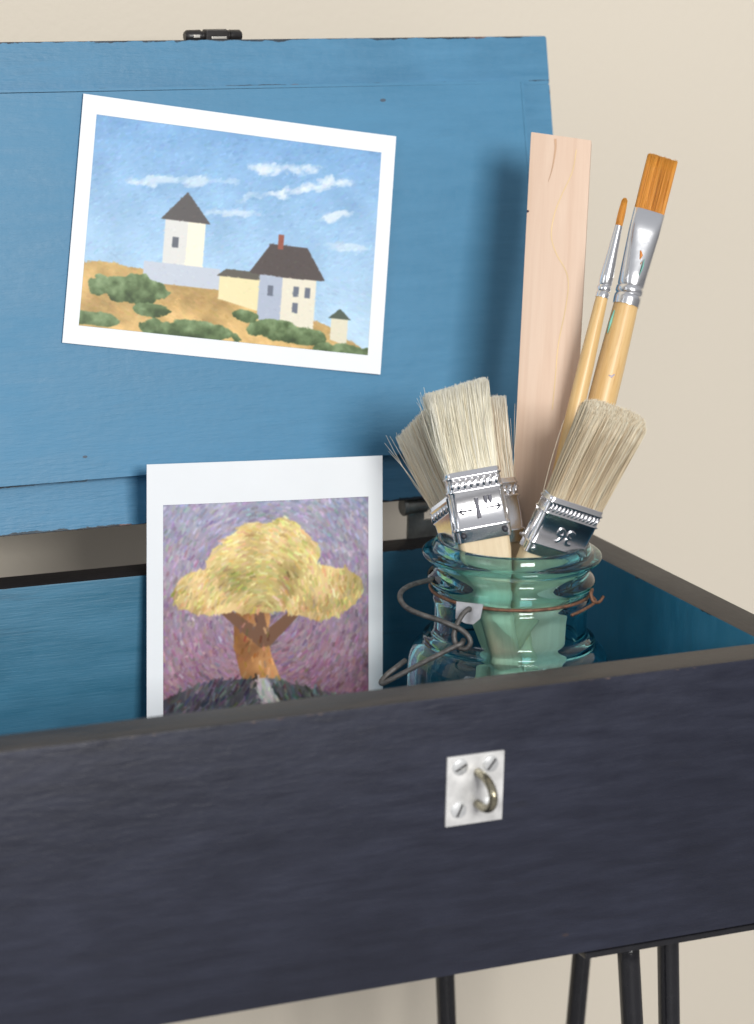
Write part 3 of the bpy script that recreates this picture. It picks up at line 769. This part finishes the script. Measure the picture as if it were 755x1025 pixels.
M['stamped'] = plain('stamped tin relief shade', (0.10, 0.10, 0.12), 0.55, 0.5, 0.1)  # shade of the stamped relief painted in as darker metal
M['grey_edge'] = plain('grey ferrule edge', (0.25, 0.33, 0.42), 0.35, 0.6)
M['dark'] = plain('dark crease', (0.03, 0.03, 0.04), 0.5)
M['teal_paint'] = plain('teal paint fleck', (0.22, 0.55, 0.46), 0.5)
M['orange_paint'] = plain('orange paint fleck', (0.85, 0.30, 0.06), 0.5)
M['grey_paint'] = plain('lilac paint smudge', (0.55, 0.50, 0.58), 0.5)

def bristles(name, n_, w0, t0, z0, zl, w1, t1, rad, matl, parent, seed, endfn, round_=False, curve=0.0, stray=0, skew=0.0, seg=5, jit=1.0):
    """n_ single hairs from a (w0 x t0) root to a (w1 x t1) tip; every hair is real geometry"""
    r = np.random.default_rng(seed); Vv = []; Ff = []; T = []
    tot = n_ + stray
    for i in range(tot):
        a, b = r.uniform(-1, 1), r.uniform(-1, 1)
        if round_:
            rr_, th = math.sqrt(r.uniform()), r.uniform(0, 6.283); a, b = rr_ * math.cos(th), rr_ * math.sin(th)
        # superellipse: round the bundle's corners
        if not round_:
            k = max(1.0, (abs(a) ** 6 + abs(b) ** 6) ** (1 / 6)); a, b = a / k, b / k
        is_s = i >= n_
        L = zl * endfn(a, b) * (1 + r.normal(0, 0.012)) * (r.uniform(0.75, 1.04) if is_s else 1)
        ja, jb_ = r.normal(0, 0.035 if not is_s else 0.22), r.normal(0, 0.06 if not is_s else 0.3)
        if is_s: a = math.copysign(r.uniform(0.8, 1.0), a if r.uniform() < .4 else -1)
        ja *= jit; jb_ *= jit; bend = jit * r.normal(0, 0.0005 if not is_s else 0.0016)
        ton = float(np.clip(0.55 + 0.13 * math.sin(a * 9 + seed) * math.sin(a * 23 + 1.3 * seed) + r.normal(0, 0.19), 0, 1))
        base = len(Vv); phi = r.uniform(0, 6.28)
        for s in range(seg + 1):
            t = s / seg
            e_ = t ** 1.15
            x = (a * w0 * (1 - e_) + (a + ja) * w1 * e_) / 2 + skew * t * t + bend * math.sin(t * 3.1)
            y = (b * t0 * (1 - e_) + (b + jb_) * t1 * e_) / 2 + curve * t * t + bend * math.sin(t * 2.6)
            rd = rad * (1 - 0.45 * t * t)
            for k in range(3):
                Vv.append((x + rd * math.cos(phi + 2.094 * k), y + rd * math.sin(phi + 2.094 * k), z0 + L * t)); T.append(min(1.0, ton + 0.25 * t ** 4))
        for s in range(seg):
            for k in range(3):
                p, q = base + s * 3 + k, base + s * 3 + (k + 1) % 3; Ff.append((p, q, q + 3, p + 3))
        Ff.append((base + seg * 3, base + seg * 3 + 1, base + seg * 3 + 2))
    me = bpy.data.meshes.new(name); me.from_pydata(Vv, [], Ff); me.update()
    at2 = me.attributes.new('tone', 'FLOAT', 'POINT'); at2.data.foreach_set('value', np.array(T, np.float32))
    me.polygons.foreach_set('use_smooth', np.ones(len(me.polygons), bool)); me.materials.append(matl)
    o = bpy.data.objects.new(name, me); COL.objects.link(o); o.parent = parent
    return o

def rrect(w_, t_, r_, n_=6):
    pts = []
    for (cx, cy, a0) in ((w_ / 2 - r_, t_ / 2 - r_, 0), (-w_ / 2 + r_, t_ / 2 - r_, 90), (-w_ / 2 + r_, -t_ / 2 + r_, 180), (w_ / 2 - r_, -t_ / 2 + r_, 270)):
        for k in range(n_): a = math.radians(a0 + 90 * k / (n_ - 1)); pts.append((cx + r_ * math.cos(a), cy + r_ * math.sin(a)))
    return pts
def loft(bm, secs, cap0=True, cap1=True, mw_=None):
    """secs: list of (z, [(x, y)...])"""
    rings = [[bm.verts.new((x, y, z)) for x, y in pts] for z, pts in secs]
    N = len(rings[0])
    for A, B in zip(rings[:-1], rings[1:]):
        for k in range(N): bm.faces.new((A[k], A[(k + 1) % N], B[(k + 1) % N], B[k]))
    if cap0: bm.faces.new(rings[0][::-1])
    if cap1: bm.faces.new(rings[-1])
    if mw_ is not None: bmesh.ops.transform(bm, matrix=mw_, verts=[v for r in rings for v in r])

def text_mesh(name, body, size, depth, mw_, matl, parent):
    cu = bpy.data.curves.new(name, 'FONT'); cu.body = body; cu.size = size; cu.extrude = depth; cu.align_x = 'CENTER'; cu.align_y = 'CENTER'
    cu.bevel_depth = size * 0.022; cu.bevel_resolution = 3
    tmp = bpy.data.objects.new(name, cu); COL.objects.link(tmp)
    dg = bpy.context.evaluated_depsgraph_get(); me = bpy.data.meshes.new_from_object(tmp.evaluated_get(dg))
    bpy.data.objects.remove(tmp); me.transform(mw_); me.materials.clear(); me.materials.append(matl)
    o = bpy.data.objects.new(name, me); COL.objects.link(o); o.parent = parent
    return o

def chip_brush(label, pb, pt, xh, W, T, HF, mark, hog, ends, L, wtip, ttip, seed, hlen=0.105, n_=2600, stray=30, curve=0.0, skew=0.0, knife=True, group='bristle paint brushes in the jar'):
    """pb: ferrule bottom centre, pt: a point further up the axis; local z up the brush, front = -y"""
    mw_ = frame(pb, pt - pb, xh)
    root = thing('paint_brush', label, 'paint brush', mw_, group)
    bm = bmesh.new(); r_ = min(0.0026, T * 0.3); S = lambda z, g: (z, rrect(W + g, T + g, r_))
    secs = [S(-0.0003, -0.0006), S(0, 0)]
    k = lambda z: z * HF
    for z0, z1 in ((0.15, 0.20), (0.70, 0.735), (0.90, 0.935)):     # rolled beads round the ferrule
        secs += [S(k(z0), 0), S(k(z0) + 0.0006, 0.0011), S(k(z1), 0.0011), S(k(z1) + 0.0006, 0)]
    secs += [S(HF, 0), S(HF + 0.0003, -0.0005)]
    loft(bm, secs, True, False)
    fe = link('ferrule', bm, M['tin'], root); autosmooth(fe, 50)
    # slanted embossed ribs between the beads, on both faces
    bm = bmesh.new(); nr = 8 if W < 0.027 else int(W / 0.0021)
    for sgn in (-1, 1):
        for i in range(nr):
            x = -W / 2 + 0.0022 + (W - 0.0044) * i / (nr - 1); ya = sgn * (T / 2 + 0.0001)
            pts_ = [Vector((x - 0.0007, ya, k(0.765))), Vector((x - 0.0002, ya + sgn * 0.0001, k(0.82))), Vector((x + 0.0009, ya, k(0.875)))]
            add_tube(bm, pts_, 0.00085 if W < 0.027 else 0.00045, 8)
    link('embossed_ribs', bm, M['tin'], fe, smooth=True)
    # nails
    for x in (-W / 2 + 0.0028, W / 2 - 0.0028):
        bm = bmesh.new(); add_lathe(bm, [(0, 0), (0.0013, 0), (0.0013, 0.0004), (0.0006, 0.0008), (0, 0.0008)], 14, frame((x, -T / 2 - 0.0001, k(0.09)), (0, -1, 0), (1, 0, 0)))
        nl = link('nail', bm, M['dark'] if mark == 'inch' else M['tin'], fe, smooth=True)
    # side seam strips
    for sx_ in (-1, 1):
        bm = bmesh.new(); xx = sx_ * (W / 2 + 0.0001)
        add_tube(bm, [Vector((xx, -T * 0.2, k(0.03))), Vector((xx, -T * 0.2, k(0.67))), Vector((xx, T * 0.2, k(0.67))), Vector((xx, T * 0.2, k(0.03)))], 0.0005, 8, closed=True)
        link('side_seam', bm, M['tin'], fe, smooth=True)
    if mark == 'inch':
        tm = Matrix.Translation((0, -T / 2 - 0.0001, k(0.44))) @ Matrix.Rotation(math.pi / 2, 4, 'X')
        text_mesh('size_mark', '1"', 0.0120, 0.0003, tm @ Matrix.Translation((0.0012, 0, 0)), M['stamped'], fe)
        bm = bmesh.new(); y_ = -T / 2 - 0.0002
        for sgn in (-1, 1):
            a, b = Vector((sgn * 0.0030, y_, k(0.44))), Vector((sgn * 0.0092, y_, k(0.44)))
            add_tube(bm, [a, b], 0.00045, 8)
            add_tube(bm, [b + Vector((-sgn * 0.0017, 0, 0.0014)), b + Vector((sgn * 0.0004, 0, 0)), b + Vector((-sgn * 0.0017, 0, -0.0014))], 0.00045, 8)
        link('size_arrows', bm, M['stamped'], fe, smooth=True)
    elif mark == 'number':
        tm = Matrix.Translation((0.0005, -T / 2 - 0.0001, k(0.44))) @ Matrix.Rotation(math.pi / 2, 4, 'X') @ Matrix.Rotation(math.pi, 4, 'Z')
        text_mesh('size_mark', '36', 0.0095, 0.0003, tm, M['tin'], fe)
    # handle
    bm = bmesh.new()
    hs = [(-hlen, rrect(0.011, 0.006, 0.0028)), (-hlen + 0.004, rrect(0.0145, 0.008, 0.0035)), (-hlen * 0.75, rrect(0.0150, 0.0085, 0.0035)), (-hlen * 0.45, rrect(0.0125, 0.0085, 0.0035)),
          (-hlen * 0.25, rrect(0.0145, 0.0088, 0.0032)), (-hlen * 0.14, rrect(W * 0.80, T - 0.0018, 0.0028)), (-0.006, rrect(W - 0.0022, T - 0.0014, 0.0025)), (0.002, rrect(W - 0.0014, T - 0.0012, 0.0025))]
    loft(bm, hs); h = link('handle', bm, M['rawhandle'], root); autosmooth(h, 50)
    bristles('bristles', n_, W - 0.0014, T - 0.0014, HF - 0.004, L + 0.004, wtip, ttip, 0.00016, hog, root, seed, ends, curve=curve, stray=stray, skew=skew)
    # binding core: the packed hair inside the bundle
    bm = bmesh.new()
    loft(bm, [(HF - 0.003, rrect(W - 0.004, T - 0.003, 0.0018)), (HF + L * 0.55, rrect((W + wtip) / 2 - 0.006, (T + ttip) / 2 * 0.55, 0.0012))])
    for v in bm.verts:
        t = max(0.0, (v.co.z - HF) / L); v.co.x += skew * t * t; v.co.y += curve * t * t
    cr = link('hair_core', bm, hog, root)
    a_ = cr.data.attributes.new('tone', 'FLOAT', 'POINT'); a_.data.foreach_set('value', np.full(len(cr.data.vertices), 0.75, np.float32))
    return root

# the front 1-inch brush
chip_brush('cream bristle paint brush, shiny ferrule stamped with one inch mark, front left', at(484, 540, -0.017), at(471.5, 473, -0.0160), R_ + W_ * 0.16,
           0.0243, 0.0098, 0.0305, 'inch', M['hog'], lambda a, b: 1.0 + 0.035 * a - 0.03 * b * b, 0.0375, 0.0275, 0.0120, 3, n_=5200)
# left brush, mostly seen edge on
chip_brush('tan bristle paint brush splayed outward, leftmost in the jar', at(468, 556, -0.004), at(450.5, 500, 0.002), R_ * 0.50 - W_ * 0.87,
           0.0250, 0.0098, 0.0265, 'none', M['hog_brown'], lambda a, b: 1.0 + 0.03 * a - 0.02 * b * b, 0.0380, 0.0300, 0.0175, 5, n_=4600, stray=60, skew=-0.001)
# brush behind the front one
chip_brush('tan bristle paint brush half hidden between the front brush and the wood slat', at(501, 545, 0.008), at(489.5, 480, 0.012), R_ + W_ * 0.55,
           0.0250, 0.0090, 0.0290, 'none', M['hog_brown'], lambda a, b: 1.0 + 0.02 * a - 0.05 * b * b, 0.0375, 0.0275, 0.0120, 8, n_=3000, stray=70)
# right brush with the trimmed, rounded end
chip_brush('beige bristle paint brush with rounded tip and stamped ferrule, leaning right out of the jar', at(549, 556, -0.014), at(573.5, 504, -0.020), R_ * 0.92 + W_ * 0.36,
           0.0285, 0.0100, 0.0268, 'number', M['hog_grey'], lambda a, b: 1.0 - 0.045 * abs(a) ** 5 - 0.09 * b * b, 0.0455, 0.0300, 0.0125, 12, n_=6500, stray=4)

# flat artist brush
def lathe_obj(name, prof, matl, parent, seg=28, sx_=1.0, sy_=1.0):
    bm = bmesh.new(); add_lathe(bm, prof, seg); bm.transform(Matrix.Diagonal((sx_, sy_, 1, 1)))
    o = link(name, bm, matl, parent); autosmooth(o, 50); return o
def ell(a, b, n_=32): return [(a * math.cos(2 * math.pi * k / n_), b * math.sin(2 * math.pi * k / n_)) for k in range(n_)]
def squar(a, b, p_, n_=32):
    out_ = []
    for k in range(n_):
        t = 2 * math.pi * k / n_; c, s = math.cos(t), math.sin(t)
        out_.append((a * math.copysign(abs(c) ** p_, c), b * math.copysign(abs(s) ** p_, s)))
    return out_
def sliver(name, pts, matl, parent, y, r_=0.0004):
    bm = bmesh.new(); add_tube(bm, [Vector((x, y, z)) for x, z in pts], lambda t: r_ * (0.35 + math.sin(math.pi * min(1, max(0, t * .9 + .05)))), 6)
    return link(name, bm, matl, parent, smooth=True)
pb, pt = at(626.5, 306, 0.0300), at(650, 212, 0.0345)
mw_ = frame(pb, pt - pb, R_ * 0.98 + W_ * 0.15); FL = (pt - pb).length
fb = thing('artist_brush', 'broad flat artist brush with orange bristles, the furthest right in the jar', 'artist brush', mw_, 'slim artist brushes in the jar')
bm = bmesh.new(); rb = 0.0061
secs = [(0, ell(rb, rb)), (0.0030, ell(rb + .0002, rb + .0002)), (0.0045, ell(rb + .0001, rb + .0001)), (0.0052, ell(rb - .0005, rb - .0005)), (0.0060, ell(rb + .0002, rb + .0002)), (0.0082, ell(rb + .0002, rb + .0002)),
        (0.0088, ell(rb - .0004, rb - .0004)), (0.0096, ell(rb, rb)), (0.016, squar(rb + .0003, rb * .85, .95)), (0.026, squar(.0068, .0040, .82)), (0.035, squar(.0072, .0030, .66)), (FL, squar(.0073, .0027, .6)), (FL + .0002, squar(.0070, .0024, .6))]
loft(bm, secs, True, False); fe = link('ferrule', bm, M['alu'], fb); autosmooth(fe, 60)
sliver('teal_paint_fleck', [(.0015, .0140), (.0022, .0185), (.0020, .022)], M['teal_paint'], fe, -.0055, .0003)
sliver('orange_paint_fleck', [(.0002, .0215), (.0004, .0235), (-.0004, .0255)], M['orange_paint'], fe, -.0044, .00055)
sliver('teal_paint_fleck', [(.0058, .030), (.0060, .033)], M['teal_paint'], fe, -.0018, .0003)
sliver('orange_paint_fleck', [(.0010, .0192), (.0012, .0204)], M['orange_paint'], fe, -.0049, .0003)
sliver('teal_paint_fleck', [(-.0058, .0115), (-.0057, .0140)], M['teal_paint'], fe, -.0018, .0003)
hl_ = (pb - at(506, 820, -0.012)).length
prof = [(0, -hl_), (.0022, -hl_), (.0034, -hl_ + .004), (.0045, -hl_ * .8), (.0058, -hl_ * .55), (.0066, -hl_ * .3), (.0064, -hl_ * .12), (.0058, -.004), (.0055, .003), (0, .003)]
hd = lathe_obj('handle', prof, M['handle'], fb)
sliver('teal_paint_fleck', [(-.0052, -.004), (-.0056, -.010), (-.0058, -.015)], M['teal_paint'], hd, -.0030, .0005)
sliver('lilac_paint_smudge', [(-.0012, -.034), (.0002, -.0345), (.0014, -.033)], M['grey_paint'], hd, -.00625, .0005)
bristles('bristles', 4200, .0136, .0044, FL - .003, .0285, .0140, .0040, .00015, M['nylon'], fb, 20, lambda a, b: 1.0 + 0.004 * math.sin(a * 8), stray=0, jit=0.25)
# thin round artist brush
pb, pt = at(603, 296, 0.016), at(619.5, 226, 0.019)
mw_ = frame(pb, pt - pb, R_); FL = (pt - pb).length
tb_ = thing('artist_brush', 'thin round artist brush with small orange tip between slat and flat brush', 'artist brush', mw_, 'slim artist brushes in the jar')
rb = .0029
lathe_obj('ferrule', [(rb, -.001), (rb + .0001, .0012), (rb - .0003, .0018), (rb + .0002, .0024), (rb + .0002, .0042), (rb - .0003, .0048), (rb + .0001, .0054), (rb + .0001, .010), (.0024, .019), (.0017, FL), (.0014, FL)], M['alu'], tb_, 24)
hl_ = (pb - at(488, 795, -0.016)).length
hd = lathe_obj('handle', [(0, -hl_), (.0014, -hl_), (.0021, -hl_ + .004), (.0026, -hl_ * .8), (.0033, -hl_ * .5), (.0039, -hl_ * .28), (.0036, -hl_ * .14), (.0028, -.003), (.0026, .002), (0, .002)], M['handle'], tb_)
bristles('bristles', 700, .0028, .0028, FL - .002, .0150, .0026, .0022, .00013, M['nylon'], tb_, 22, lambda a, b: 1.0 - 0.08 * (a * a + b * b), round_=True, jit=0.3)
# worn lettering down the thin brush's handle, rubbed past reading
bm = bmesh.new(); inv = mw_.inverted(); rr3 = random.Random(5)
for k in range(15):
    if k in (8, 9): continue
    yy = 434 + k * 2.7; xx = 571.2 - (yy - 434) * 0.235; dd = 0.016 - (yy - 296) * 0.0000641 - 0.0024
    a = inv @ at(xx - 0.9 + rr3.uniform(-.3, .3), yy - 0.8, dd); b = inv @ at(xx + 0.9, yy + rr3.uniform(-.4, .8), dd)
    add_tube(bm, [a, b], 0.00022, 5)
link('worn_lettering', bm, M['dark'], hd)
